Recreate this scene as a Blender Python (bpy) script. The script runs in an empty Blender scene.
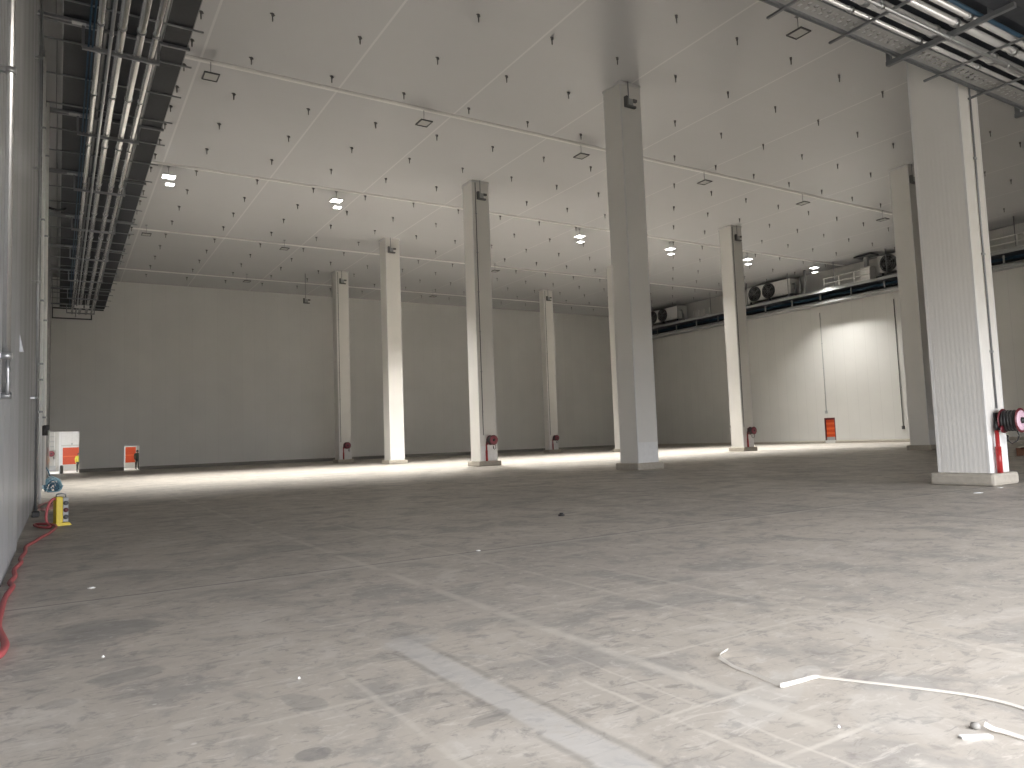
import bpy, bmesh, math, random
from mathutils import Vector, Matrix
random.seed(7)
S = bpy.context.scene
COL = S.collection
PI = math.pi
ZC = 17.26            # ceiling height
XL, XR = -0.60, 65.4  # side walls
YB, YF = -1.7, 75.4   # opening behind, far wall

# ------------------------------------------------------------------ helpers
class MB:
    def __init__(s): s.bm = bmesh.new()
    def box(s, x0, x1, y0, y1, z0, z1, mi=0, bev=0.0):
        r = bmesh.ops.create_cube(s.bm, size=1.0)
        vs = r['verts']
        for v in vs:
            v.co = Vector(((x0+x1)/2+v.co.x*(x1-x0), (y0+y1)/2+v.co.y*(y1-y0), (z0+z1)/2+v.co.z*(z1-z0)))
        fs = set(f for v in vs for f in v.link_faces)
        for f in fs: f.material_index = mi
        if bev > 0:
            es = list(set(e for v in vs for e in v.link_edges))
            bmesh.ops.bevel(s.bm, geom=es, offset=bev, segments=2, affect='EDGES', profile=0.5)
        return s
    def tube(s, a, b, r, n=10, mi=0, r2=None):
        a, b = Vector(a), Vector(b); d = b-a
        q = d.to_track_quat('Z', 'Y').to_matrix().to_4x4()
        m = Matrix.Translation((a+b)/2) @ q
        res = bmesh.ops.create_cone(s.bm, cap_ends=True, segments=n, radius1=r, radius2=r if r2 is None else r2, depth=d.length, matrix=m)
        for f in set(f for v in res['verts'] for f in v.link_faces):
            f.material_index = mi; f.smooth = len(f.verts) == 4
        return s
    def sweep(s, pts, r, n=8, mi=0, closed=False):
        pts = [Vector(p) for p in pts]; rings = []; N = len(pts); up = None
        for i, p in enumerate(pts):
            t = (pts[(i+1) % N]-pts[i-1]) if closed else (pts[min(i+1, N-1)]-pts[max(i-1, 0)])
            t.normalize()
            if up is None:
                up = Vector((0, 0, 1)) if abs(t.z) < .9 else Vector((1, 0, 0))
            u = up - t*up.dot(t)
            if u.length < 1e-4: u = t.orthogonal()
            u.normalize(); w = t.cross(u); up = u
            rings.append([s.bm.verts.new(p+(u*math.cos(2*PI*k/n)+w*math.sin(2*PI*k/n))*r) for k in range(n)])
        for i in range(N if closed else N-1):
            A, B = rings[i], rings[(i+1) % N]
            for k in range(n):
                f = s.bm.faces.new((A[k], A[(k+1) % n], B[(k+1) % n], B[k])); f.smooth = True; f.material_index = mi
        if not closed:
            s.bm.faces.new(list(reversed(rings[0]))); s.bm.faces.new(rings[-1])
        return s
    def lathe(s, prof, o, axis='Z', n=24, mi=0):
        """prof: (radius, height) pairs; axis the turning axis through o"""
        rings = []
        for r, h in prof:
            ring = []
            for k in range(n):
                c, q = r*math.cos(2*PI*k/n), r*math.sin(2*PI*k/n)
                p = (c, q, h) if axis == 'Z' else (c, h, -q) if axis == 'Y' else (h, c, q)
                ring.append(s.bm.verts.new(Vector(o)+Vector(p)))
            rings.append(ring)
        for A, B in zip(rings, rings[1:]):
            for k in range(n):
                f = s.bm.faces.new((A[k], A[(k+1) % n], B[(k+1) % n], B[k])); f.material_index = mi; f.smooth = True
        s.bm.faces.new(rings[0]).material_index = mi; s.bm.faces.new(rings[-1]).material_index = mi
        return s
    def prism(s, poly, axis, a, b, mi=0):
        """poly in the two other axes, extruded from a to b along axis"""
        def P(u, v, w): return {'X': (w, u, v), 'Y': (u, w, v), 'Z': (u, v, w)}[axis]
        A = [s.bm.verts.new(P(u, v, a)) for u, v in poly]; B = [s.bm.verts.new(P(u, v, b)) for u, v in poly]
        n = len(poly)
        for f in [s.bm.faces.new(A), s.bm.faces.new(list(reversed(B)))]+[s.bm.faces.new((A[k], B[k], B[(k+1) % n], A[(k+1) % n])) for k in range(n)]:
            f.material_index = mi
        return s
    def build(s, name, mats, parent=None, loc=None):
        bmesh.ops.recalc_face_normals(s.bm, faces=s.bm.faces)
        me = bpy.data.meshes.new(name); s.bm.to_mesh(me); s.bm.free()
        for m in (mats if isinstance(mats, (list, tuple)) else [mats]): me.materials.append(m)
        o = bpy.data.objects.new(name, me); COL.objects.link(o)
        if parent: o.parent = parent
        if loc: o.location = loc
        return o

def tag(o, label, cat, group=None, kind=None):
    if label: o['label'] = label
    if cat: o['category'] = cat
    if group: o['group'] = group
    if kind: o['kind'] = kind
    return o
def thing(name, label, cat, loc=(0, 0, 0), rz=0, group=None):
    o = bpy.data.objects.new(name, None); COL.objects.link(o)
    o.location = loc; o.rotation_euler = (0, 0, rz); o.empty_display_size = .2
    return tag(o, label, cat, group)
def struct(o): o['kind'] = 'structure'; return o
def dup(root, loc, label, rz=None, group=None):
    r = root.copy(); COL.objects.link(r); r.location = loc; r['label'] = label
    if rz is not None: r.rotation_euler = (0, 0, rz)
    if group: r['group'] = group
    for ch in list(root.children):
        c = ch.copy(); COL.objects.link(c); c.parent = r
        for g in list(ch.children):
            d = g.copy(); COL.objects.link(d); d.parent = c
    return r
ONES = ['zeroth', 'first', 'second', 'third', 'fourth', 'fifth', 'sixth', 'seventh', 'eighth', 'ninth', 'tenth', 'eleventh', 'twelfth', 'thirteenth', 'fourteenth', 'fifteenth', 'sixteenth', 'seventeenth', 'eighteenth', 'nineteenth']
def nth(n):
    if n < 20: return ONES[n]
    t = {2: 'twent', 3: 'thirt', 4: 'fort'}[n//10]
    return t+'ieth' if n % 10 == 0 else t+'y-'+ONES[n % 10]

# ------------------------------------------------------------------ materials
def newmat(name):
    m = bpy.data.materials.new(name); m.use_nodes = True
    nt = m.node_tree; b = nt.nodes['Principled BSDF']
    return m, nt, b
def N(nt, t, **kw):
    n = nt.nodes.new(t)
    for k, v in kw.items():
        if k.startswith('i_'): n.inputs[k[2:].replace('_', ' ')].default_value = v
        else: setattr(n, k, v)
    return n
def math_(nt, op, a, b=None, c=None):
    n = nt.nodes.new('ShaderNodeMath'); n.operation = op
    for i, x in enumerate((a, b, c)):
        if x is None: continue
        if hasattr(x, 'links') or hasattr(x, 'is_linked'): nt.links.new(x, n.inputs[i])
        else: n.inputs[i].default_value = x
    return n.outputs[0]
def mixc(nt, fac, a, b, blend='MIX'):
    n = nt.nodes.new('ShaderNodeMix'); n.data_type = 'RGBA'; n.blend_type = blend
    for s, x in ((n.inputs[0], fac), (n.inputs[6], a), (n.inputs[7], b)):
        if hasattr(x, 'is_linked'): nt.links.new(x, s)
        elif isinstance(x, (int, float)): s.default_value = x
        else: s.default_value = (*x, 1) if len(x) == 3 else x
    return n.outputs[2]
def simple(name, col, rough=.5, metal=0.0, var=.06, scale=6.0, spec=.5):
    m, nt, b = newmat(name)
    tc = N(nt, 'ShaderNodeTexCoord'); no = N(nt, 'ShaderNodeTexNoise', i_Scale=scale, i_Detail=4.0)
    nt.links.new(tc.outputs['Object'], no.inputs['Vector'])
    dk = tuple(c*(1-var*2) for c in col); lt = tuple(min(1, c*(1+var)) for c in col)
    nt.links.new(mixc(nt, no.outputs['Fac'], dk, lt), b.inputs['Base Color'])
    b.inputs['Roughness'].default_value = rough; b.inputs['Metallic'].default_value = metal
    b.inputs['Specular IOR Level'].default_value = spec
    return m
def emit(name, col, st):
    m, nt, b = newmat(name)
    b.inputs['Base Color'].default_value = (*col, 1)
    b.inputs['Emission Color'].default_value = (*col, 1); b.inputs['Emission Strength'].default_value = st
    return m
def panel(name, col, rough=.45, rib=.1, ribs=.25, joint=1.15, jd=.12, spec=.5, object_space=False, jw=.02, tone=.10):
    """coated steel sandwich panel: fine vertical ribs and a groove at every panel joint"""
    m, nt, b = newmat(name)
    tc = N(nt, 'ShaderNodeTexCoord'); geo = N(nt, 'ShaderNodeNewGeometry')
    src = tc.outputs['Object'] if object_space else geo.outputs['Position']
    sp = N(nt, 'ShaderNodeSeparateXYZ'); nt.links.new(src, sp.inputs[0])
    u = math_(nt, 'ADD', sp.outputs[0], sp.outputs[1])
    w = math_(nt, 'SINE', math_(nt, 'MULTIPLY', u, 2*PI/rib))
    fr = math_(nt, 'FRACT', math_(nt, 'DIVIDE', u, joint))
    gr = math_(nt, 'LESS_THAN', fr, jw/joint)
    no = N(nt, 'ShaderNodeTexNoise', i_Scale=.35, i_Detail=5.0); nt.links.new(src, no.inputs['Vector'])
    c1 = mixc(nt, no.outputs['Fac'], tuple(c*.9 for c in col), tuple(min(1, c*1.05) for c in col))
    # a slight difference from one panel to the next
    wn = N(nt, 'ShaderNodeTexWhiteNoise', noise_dimensions='1D'); nt.links.new(math_(nt, 'FLOOR', math_(nt, 'DIVIDE', u, joint)), wn.inputs['W'])
    c2 = mixc(nt, math_(nt, 'MULTIPLY', wn.outputs['Value'], tone), c1, tuple(c*.72 for c in col))
    c3 = mixc(nt, math_(nt, 'MULTIPLY', gr, jd*3), c2, tuple(c*.45 for c in col))
    nt.links.new(c3, b.inputs['Base Color'])
    h = math_(nt, 'ADD', math_(nt, 'MULTIPLY', w, .5), math_(nt, 'MULTIPLY', gr, -2.0))
    bp = N(nt, 'ShaderNodeBump', i_Strength=ribs, i_Distance=.006); nt.links.new(h, bp.inputs['Height'])
    nt.links.new(bp.outputs[0], b.inputs['Normal'])
    b.inputs['Roughness'].default_value = rough; b.inputs['Specular IOR Level'].default_value = spec
    return m

M = {}
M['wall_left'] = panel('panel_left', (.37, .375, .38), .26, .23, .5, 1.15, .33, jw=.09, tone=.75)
M['wall'] = panel('panel_wall', (.68, .675, .645), .5, .23, .12, 1.15, .10)
M['wall_far'] = panel('panel_far', (.74, .735, .71), .55, .3, .08, 1.15, .05)
M['column'] = panel('panel_column', (.755, .74, .70), .38, .105, .35, 50, 0, object_space=True)
M['trimw'] = simple('white_trim', (.72, .715, .695), .4)
M['kick'] = simple('kick_plate', (.80, .80, .79), .45)
M['kerb'] = simple('kerb_concrete', (.43, .395, .335), .8, var=.12, scale=9)
M['kerbd'] = simple('kerb_dark', (.27, .26, .24), .85, var=.12, scale=9)
M['galv'] = simple('galvanised_steel', (.44, .45, .46), .38, .85, .10, 14)
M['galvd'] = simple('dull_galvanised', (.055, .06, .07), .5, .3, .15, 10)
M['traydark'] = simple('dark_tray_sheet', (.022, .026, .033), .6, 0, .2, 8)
M['strut'] = simple('strut_steel', (.26, .27, .28), .45, .6, .10, 12)
M['pipe'] = simple('clad_pipe', (.82, .82, .82), .26, .5, .04, 5)
M['pipem'] = simple('steel_jacket_pipe', (.74, .74, .73), .27, .9, .06, 5)
M['pvc'] = simple('white_pipe', (.85, .84, .80), .35)
M['cablebl'] = simple('blue_cable', (.03, .075, .125), .5)
M['cabledk'] = simple('dark_cable', (.03, .034, .045), .6)
M['black'] = simple('black_rubber', (.025, .024, .024), .5)
M['dark'] = simple('dark_grey_paint', (.075, .077, .08), .5)
M['bolt'] = simple('dull_steel_bolt', (.13, .13, .127), .5)
M['grey'] = simple('grey_box', (.36, .37, .37), .5)
M['red'] = simple('red_paint', (.36, .022, .022), .4, scale=12)
M['redd'] = simple('dark_red_paint', (.11, .014, .02), .4, scale=12)
M['pink'] = simple('red_reel_face', (.24, .055, .075), .5, scale=12)
M['pinklit'] = simple('pink_face_painted_light', (.60, .42, .50), .5, scale=12)  # reel face red, paled to imitate direct light on the near reel
M['orange'] = simple('orange_curtain', (.62, .07, .012), .5, var=.10, scale=5)
M['orangeb'] = simple('orange_band', (.75, .13, .03), .5)
M['yellow'] = simple('yellow_plastic', (.72, .55, .02), .45)
M['hose'] = simple('red_hose', (.42, .085, .09), .5, var=.1, scale=20)
M['hosep'] = simple('pink_cable', (.60, .34, .32), .6)
M['hoseb'] = simple('blue_hose', (.045, .14, .22), .4, var=.25, scale=14)
M['hosebl'] = simple('pale_blue_hose', (.22, .40, .50), .4)
M['strap'] = simple('white_strap', (.66, .625, .565), .6)
M['paper'] = simple('white_paper', (.86, .86, .84), .7)
M['wood'] = simple('pallet_wood', (.20, .09, .05), .7, var=.2, scale=8)
M['glass'] = simple('unlit_lens', (.52, .52, .50), .2)
M['skin'] = simple('skin', (.45, .27, .19), .5)
M['cloth'] = simple('dark_clothing', (.03, .034, .04), .8)
M['green'] = simple('dark_green_jacket', (.05, .08, .06), .8)
M['hivis'] = simple('hi_vis_vest', (.80, .72, .08), .7)
M['corr'] = simple('corridor_paint', (.55, .54, .50), .5)
M['corrf'] = simple('corridor_floor', (.88, .87, .84), .4)
M['lens'] = emit('lit_lens', (1, .98, .95), 9)
M['corrlamp'] = emit('corridor_lens', (1, .96, .90), 3)

def ceiling_mat():
    m, nt, b = newmat('ceiling_panels')
    geo = N(nt, 'ShaderNodeNewGeometry'); sp = N(nt, 'ShaderNodeSeparateXYZ'); nt.links.new(geo.outputs['Position'], sp.inputs[0])
    fr = math_(nt, 'FRACT', math_(nt, 'DIVIDE', math_(nt, 'SUBTRACT', sp.outputs[0], 4.775-.045), 5.68))
    gr = math_(nt, 'LESS_THAN', fr, .09/5.68)
    no = N(nt, 'ShaderNodeTexNoise', i_Scale=.16, i_Detail=4.0); nt.links.new(geo.outputs['Position'], no.inputs['Vector'])
    c = mixc(nt, no.outputs['Fac'], (.56, .565, .575), (.60, .605, .615))
    fl = math_(nt, 'FLOOR', math_(nt, 'DIVIDE', sp.outputs[1], 1.15))
    wn = N(nt, 'ShaderNodeTexWhiteNoise', noise_dimensions='1D'); nt.links.new(fl, wn.inputs['W'])
    c = mixc(nt, math_(nt, 'MULTIPLY', wn.outputs['Value'], .06), c, (.47, .47, .475))
    c = mixc(nt, gr, c, (.69, .69, .69))
    nt.links.new(c, b.inputs['Base Color'])
    b.inputs['Roughness'].default_value = .27; b.inputs['Specular IOR Level'].default_value = .45
    return m
M['ceiling'] = ceiling_mat()

def floor_mat():
    m, nt, b = newmat('concrete_slab')
    geo = N(nt, 'ShaderNodeNewGeometry'); P = geo.outputs['Position']
    sp = N(nt, 'ShaderNodeSeparateXYZ'); nt.links.new(P, sp.inputs[0]); X, Y = sp.outputs[0], sp.outputs[1]
    def noise(sc, det=6.0, rough=.6, dist=0.0, vec=None):
        n = N(nt, 'ShaderNodeTexNoise', i_Scale=sc, i_Detail=det, i_Roughness=rough, i_Distortion=dist)
        nt.links.new(vec or P, n.inputs['Vector']); return n.outputs['Fac']
    def ramp(x, a, c):
        r = N(nt, 'ShaderNodeMapRange'); r.interpolation_type = 'SMOOTHSTEP'
        nt.links.new(x, r.inputs[0]); r.inputs[1].default_value = a; r.inputs[2].default_value = c; return r.outputs[0]
    def mul(a, c): return math_(nt, 'MULTIPLY', a, c)
    n1, n2, n3 = noise(.22, 5, .55), noise(1.1, 7, .65, .6), noise(5.0, 6, .7, .4)
    c = mixc(nt, ramp(n1, .35, .65), (.418, .384, .338), (.50, .456, .396))
    c = mixc(nt, mul(ramp(n2, .48, .62), .75), c, (.315, .298, .275))
    c = mixc(nt, mul(ramp(n2, .46, .32), .6), c, (.555, .52, .47))
    c = mixc(nt, mul(ramp(n3, .53, .66), .70), c, (.27, .252, .235))
    c = mixc(nt, mul(ramp(n3, .45, .32), .60), c, (.58, .548, .50))
    # scuffed swirls left by the trowelling machine
    mp = N(nt, 'ShaderNodeMapping'); nt.links.new(P, mp.inputs[0]); mp.inputs['Rotation'].default_value = (0, 0, .5); mp.inputs['Scale'].default_value = (1, 3.2, 1)
    sw = noise(2.6, 5, .7, 1.6, mp.outputs[0])
    c = mixc(nt, mul(ramp(sw, .56, .66), .65), c, (.25, .235, .215))
    c = mixc(nt, mul(ramp(sw, .43, .34), .55), c, (.60, .565, .51))
    wob = mul(math_(nt, 'SUBTRACT', noise(3.0), .5), .05)
    def line(coord, pos, half, soft=.4):
        d = math_(nt, 'ABSOLUTE', math_(nt, 'SUBTRACT', math_(nt, 'ADD', coord, wob), pos))
        return ramp(d, half*(1+soft), half*(1-soft))
    def span(coord, a, bb, soft=.3):
        return mul(ramp(coord, a-soft, a+soft), ramp(coord, bb+soft, bb-soft))
    patch = ramp(noise(1.6), .36, .52)
    # saw-cut joints
    jt = None
    for y in (8.95, 15.9, 22.8, 29.7, 36.6, 43.6, 50.5, 57.4, 64.3, 71.3):
        l = line(Y, y, .018, .5); jt = l if jt is None else math_(nt, 'MAXIMUM', jt, l)
    for x in (12.4, 19.3, 26.2, 33.1, 40.0, 47.0):
        jt = math_(nt, 'MAXIMUM', jt, line(X, x, .018, .5))
    c = mixc(nt, mul(line(Y, 8.84, .07, .8), .35), c, (.56, .53, .49))
    c = mixc(nt, mul(jt, .8), c, (.13, .125, .115))
    # pale patched strip and pale dusty lines running away from the camera
    st = mul(mul(line(X, 2.22, .105, .25), span(Y, -3, 5.3, .35)), ramp(noise(2.0), .28, .42))
    c = mixc(nt, mul(st, .5), c, (.53, .525, .51))
    ed = mul(mul(math_(nt, 'MAXIMUM', line(X, 2.36, .022, .8), line(X, 2.09, .022, .8)), span(Y, -3, 5.0, .3)), patch)
    c = mixc(nt, mul(ed, .4), c, (.20, .19, .175))
    for x, w, y0, y1, a in ((3.30, .05, -3, 30, .55), (2.78, .015, -3, 4.4, .6), (4.55, .03, 4, 14, .4), (1.62, .02, 2.0, 5.0, .4), (5.3, .03, -3, 7, .4), (3.02, .012, 1, 4.2, .45)):
        c = mixc(nt, mul(mul(mul(line(X, x, w, .7), span(Y, y0, y1, .5)), patch), a), c, (.60, .565, .50))
    for y, w, x0, x1, a in ((3.05, .015, 2.7, 3.6, .6), (2.35, .015, 2.9, 3.6, .6), (3.9, .015, 3.4, 5.0, .5), (4.3, .02, .8, 2.1, .45), (5.6, .03, 3.5, 8, .3)):
        c = mixc(nt, mul(mul(line(Y, y, w, .7), span(X, x0, x1, .2)), a), c, (.60, .565, .50))
    # dark oil and damp stains
    dn = noise(4.0, 4, .6)
    def stain(cx, cy, rx, ry, rot=0.0):
        dx, dy = math_(nt, 'SUBTRACT', X, cx), math_(nt, 'SUBTRACT', Y, cy)
        cr, sr = math.cos(rot), math.sin(rot)
        a = mul(math_(nt, 'ADD', mul(dx, cr), mul(dy, sr)), 1/rx); e = mul(math_(nt, 'SUBTRACT', mul(dy, cr), mul(dx, sr)), 1/ry)
        q = math_(nt, 'ADD', math_(nt, 'ADD', mul(a, a), mul(e, e)), mul(math_(nt, 'SUBTRACT', dn, .5), 1.6))
        return ramp(q, 1.1, .75)
    for cx, cy, rx, ry, rot, a in ((.22, 7.35, .62, .36, -.1, .3), (.42, 5.78, .24, .17, .2, .4), (1.08, 3.72, .095, .085, 0, .6), (.02, 5.4, .12, .1, 0, .3), (4.95, 15.3, .5, .16, .6, .35), (1.5, 9.9, .5, .3, .4, .25),
                                   (2.0, 3.6, .16, .06, .3, .4), (1.25, 4.5, .1, .2, .3, .35), (8.2, 14.5, 1.6, .7, .4, .2), (3.5, 5.2, .5, .2, -.3, .2)):
        c = mixc(nt, mul(stain(cx, cy, rx, ry, rot), a), c, (.21, .205, .195))
    for cx, cy, rx, ry, a in ((2.3, 5.3, .25, .18, .25), (3.95, 3.05, .16, .08, .35), (3.9, 2.45, .5, .22, .15), (3.4, 2.9, .6, .15, .2)):
        c = mixc(nt, mul(stain(cx, cy, rx, ry, .4), a), c, (.56, .55, .52))
    # specks of grit
    vo = N(nt, 'ShaderNodeTexVoronoi', i_Scale=2.2); nt.links.new(P, vo.inputs['Vector'])
    c = mixc(nt, mul(ramp(vo.outputs['Distance'], .045, .02), .5), c, (.75, .73, .70))
    nt.links.new(c, b.inputs['Base Color'])
    rr = N(nt, 'ShaderNodeMapRange'); nt.links.new(n2, rr.inputs[0]); rr.inputs[1].default_value = .3; rr.inputs[2].default_value = .7; rr.inputs[3].default_value = .42; rr.inputs[4].default_value = .6
    nt.links.new(rr.outputs[0], b.inputs['Roughness']); b.inputs['Specular IOR Level'].default_value = .35
    bp = N(nt, 'ShaderNodeBump', i_Strength=.12, i_Distance=.01); nt.links.new(n3, bp.inputs['Height']); nt.links.new(bp.outputs[0], b.inputs['Normal'])
    return m
M['floor'] = floor_mat()

# ------------------------------------------------------------------ room shell
struct(MB().box(XL-.4, XR+.4, YB, YF+.0, -.3, 0).build('floor', M['floor']))
struct(MB().box(XL-.4, XR+.4, YB-.2, YF+.4, ZC, ZC+.3).build('ceiling', M['ceiling']))
def ribbed(y0, y1, x0, pitch=.23, dep=.009):
    poly = [(x0-.25, y0)]; y = y0
    while y < y1-pitch:
        poly += [(x0-dep, y), (x0-dep, y+pitch*.42), (x0, y+pitch*.5), (x0, y+pitch*.92)]; y += pitch
    return poly+[(x0-dep, y1), (x0-.25, y1)]
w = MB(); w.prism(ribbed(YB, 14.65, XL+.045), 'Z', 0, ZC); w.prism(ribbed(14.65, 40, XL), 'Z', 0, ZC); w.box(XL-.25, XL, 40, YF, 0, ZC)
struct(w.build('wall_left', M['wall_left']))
struct(MB().box(XL, XL+.012, 14.65, 15.5, 0, ZC).build('trim_5', M['dark']))
# far wall with its two openings
O1, O2, O1H, O2H = (-.55, 1.6), (5.1, 6.34), 3.62, 2.2
w = MB()
w.box(O1[1], O2[0], YF, YF+.25, 0, ZC).box(O2[1], XR, YF, YF+.25, 0, ZC)
w.box(XL, O1[1], YF, YF+.25, O1H, ZC).box(O2[0], O2[1], YF, YF+.25, O2H, ZC)
struct(w.build('wall_far', M['wall_far']))
# right wall with one opening
RO = (45.35, 46.55, .28, 2.52)
w = MB()
w.box(XR, XR+.25, YB, RO[0], 0, ZC).box(XR, XR+.25, RO[1], YF, 0, ZC).box(XR, XR+.25, RO[0], RO[1], RO[3], ZC).box(XR, XR+.25, RO[0], RO[1], 0, RO[2])
struct(w.build('wall_right', M['wall']))
# wall behind the camera with the wide loading opening that lets the daylight in
OPX0, OPX1, OPH = -.3, 22.0, 4.1
w = MB()
w.box(XL-.3, OPX0, YB-.25, YB, 0, ZC).box(OPX1, XR+.3, YB-.25, YB, 0, ZC).box(OPX0, OPX1, YB-.25, YB, OPH, ZC)
struct(w.build('wall_back', M['wall']))
struct(MB().box(-30, 90, -45, YB, -.35, -.02).build('floor_yard', M['kerb']))
# kerbs
w = MB()
for a, e in ((O1[1], O2[0]), (O2[1], XR)):
    w.prism([(YF, 0), (YF-.22, 0), (YF-.22, .20), (YF-.12, .30), (YF, .30)], 'X', a, e)
struct(w.build('baseboard_far', M['kerbd']))
w = MB()
for a, e in ((YB, RO[0]), (RO[1], YF-.22)):
    w.prism([(XR, 0), (XR-.2, 0), (XR-.2, .18), (XR-.12, .26), (XR, .26)], 'Y', a, e)
struct(w.build('baseboard_right', M['kerb']))
# white ceiling rails
for i, y in enumerate((30.72, 43.19, 56.81, 69.85)):
    w = MB().box(4.0, XR, y-.15, y+.15, ZC-.03, ZC).box(4.0, XR, y-.09, y+.09, ZC-.05, ZC-.03)
    struct(w.build('trim_%d' % (i+1), M['trimw']))

# corridor seen through the openings in the far wall
YC = 89.0
struct(MB().box(-4, 12, YF, YC, -.3, 0).build('floor_corridor', M['corrf']))
struct(MB().box(-4, 12, YC, YC+.2, 0, 5).build('wall_corridor', M['corr']))
struct(MB().box(-4, 12, YF+.25, YC, 5, 5.2).build('ceiling_corridor', M['corr']))
struct(MB().box(-4.2, -4, YF+.25, YC, 0, 5).box(12, 12.2, YF+.25, YC, 0, 5).build('wall_corridor_sides', M['corr']))

# ------------------------------------------------------------------ columns
# name key, x, y, wx, wy
COLS = [('near', 18.72, 9.0, .88, 1.2), ('mid', 21.18, 24.2, 1.15, 1.16), ('c3', 21.18, 38.06, 1.15, 1.16), ('c2', 21.18, 51.9, 1.15, 1.16), ('c1', 21.2, 63.76, 1.15, 1.1),
        ('r1', 43.7, 24.2, 1.15, 1.16), ('r2', 43.7, 38.06, 1.15, 1.16), ('r3', 43.7, 51.9, 1.15, 1.16), ('r4', 43.75, 63.76, 1.15, .8)]
CLAB = {'near': 'broad white column nearest the camera with a pale kerb, at the right edge',
        'mid': 'tallest white column standing in the middle of the hall, bare of any hose reel',
        'c3': 'white column in line behind the middle one, with a hose reel and conduit',
        'c2': 'bright white column without hose reel between two columns that have one, left half',
        'c1': 'leftmost white column close to the dim far wall, with hose reel',
        'r1': 'white column half hidden behind the broad near column at right',
        'r2': 'white column before the right wall, left of the orange wall opening',
        'r3': 'white column peeping out from behind the tall middle column',
        'r4': 'slim far white column with hose reel, between the middle column and its left neighbour'}
def column(key, x, y, wx, wy):
    t = thing('column', CLAB[key], 'column', (x+wx/2, y+wy/2, 0), 0, 'white panel clad columns')
    hx, hy = wx/2, wy/2
    MB().box(-hx, hx, -hy, hy, 0.02, ZC).build('shaft', M['column'], t)
    e = .17 if key != 'near' else .16
    p = MB(); p.box(-hx-e, hx+e, -hy-e, hy+e, 0, .30, bev=.05 if key != 'near' else .075)
    p.build('plinth', M['kerb'], t)
    c = MB()
    for sx in (-1, 1):
        for sy in (-1, 1):
            c.box(min(sx*(hx+.006), sx*(hx-.05)), max(sx*(hx+.006), sx*(hx-.05)), min(sy*(hy+.006), sy*(hy-.05)), max(sy*(hy+.006), sy*(hy-.05)), .3, ZC)
    c.build('corner_trim', M['trimw'], t)
    f = MB()
    f.box(-hx-.035, hx+.035, -hy-.035, -hy, ZC-.12, ZC).box(-hx-.035, hx+.035, hy, hy+.035, ZC-.12, ZC)
    f.box(-hx-.035, -hx, -hy, hy, ZC-.12, ZC).box(hx, hx+.035, -hy, hy, ZC-.12, ZC)
    f.build('ceiling_flashing', M['trimw'], t)
    MB().box(-hx+.02, hx-.02, -hy-.014, -hy, .30, 1.18).build('kick_plate', M['kick'], t)
    return t
for a in COLS: column(*a)
CP = {k: (x, y, wx, wy) for k, x, y, wx, wy in COLS}

# hose reel: origin on the floor at the column face, reel sticking out towards -Y
def hose_reel(loc, label):
    t = thing('hose_reel', label, 'hose reel', loc, 0, 'fire hose reels on the columns')
    zc = 1.52
    MB().box(-.12, .12, -.03, 0, zc-.2, zc+.2).tube((0, -.02, zc), (0, -.16, zc), .05, 12).build('wall_bracket', M['black'], t)
    d = MB()
    for k in range(5):     # the wound hose shows as layers
        d.lathe([(.20, -.16-.07*k-.07), (.245, -.16-.07*k-.06), (.252, -.16-.07*k-.035), (.245, -.16-.07*k-.01), (.20, -.16-.07*k)], (0, 0, zc), 'Y', 28)
    d.build('wound_hose', M['black'], t)
    MB().lathe([(.05, -.165), (.285, -.165), (.292, -.155), (.285, -.145), (.05, -.145)], (0, 0, zc), 'Y', 32).build('flange', M['redd'], t)
    f = MB()
    f.lathe([(.05, -.535), (.285, -.535), (.292, -.525), (.285, -.515), (.05, -.515)], (0, 0, zc), 'Y', 32)
    fl = f.build('flange', M['redd'], t); fl['label'] = 'dark red disc flange'
    MB().lathe([(.10, -.548), (.235, -.548), (.24, -.537), (.10, -.537)], (0, 0, zc), 'Y', 28).build('face_disc', M['pink'], fl)['label'] = 'pinkish red reel face'
    MB().lathe([(.015, -.60), (.06, -.595), (.075, -.57), (.075, -.54), (.02, -.53)], (0, 0, zc), 'Y', 20).build('hub', M['black'], t)
    MB().tube((-.25, -.10, .3), (-.25, -.10, 1.30), .045, 12).tube((-.25, -.10, .3), (-.25, -.10, .92), .062, 14).build('standpipe', M['red'], t)['label'] = 'red standpipe'
    MB().sweep([(-.25, -.10, 1.28), (-.25, -.10, 1.40), (-.22, -.10, 1.48), (-.12, -.10, 1.52), (0, -.10, 1.52)], .035, 10).tube((-.25, -.14, 1.33), (-.25, -.22, 1.33), .03, 10).build('valve', M['black'], t)
    MB().lathe([(.03, 0), (.085, 0), (.085, .012), (.03, .012)], (-.25, -.23, 1.33), 'Y', 16).build('handwheel', M['redd'], t)
    MB().sweep([(.15, -.35, zc-.2), (.23, -.36, zc-.36), (.26, -.30, zc-.48), (.22, -.2, zc-.55), (.20, -.12, zc-.48)], .016, 8).tube((.20, -.12, zc-.50), (.20, -.12, zc-.34), .024, 10).build('nozzle', M['black'], t)
    return t
RL = {'near': 'large hose reel seen from the side on the broad near column at right', 'c3': 'dark red hose reel on the column left of the tall middle column',
      'c1': 'dark red hose reel low on the leftmost column', 'r4': 'tiny dark red hose reel on the slim far column',
      'r2': 'dark red hose reel on the column before the right wall'}
proto = None
for k in ('near', 'c3', 'c1', 'r4', 'r2'):
    x, y, wx, wy = CP[k]
    loc = (x+wx*.53, y-.016, 0)
    if proto is None: proto = hose_reel(loc, RL[k])
    else: dup(proto, loc, RL[k])

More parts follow.
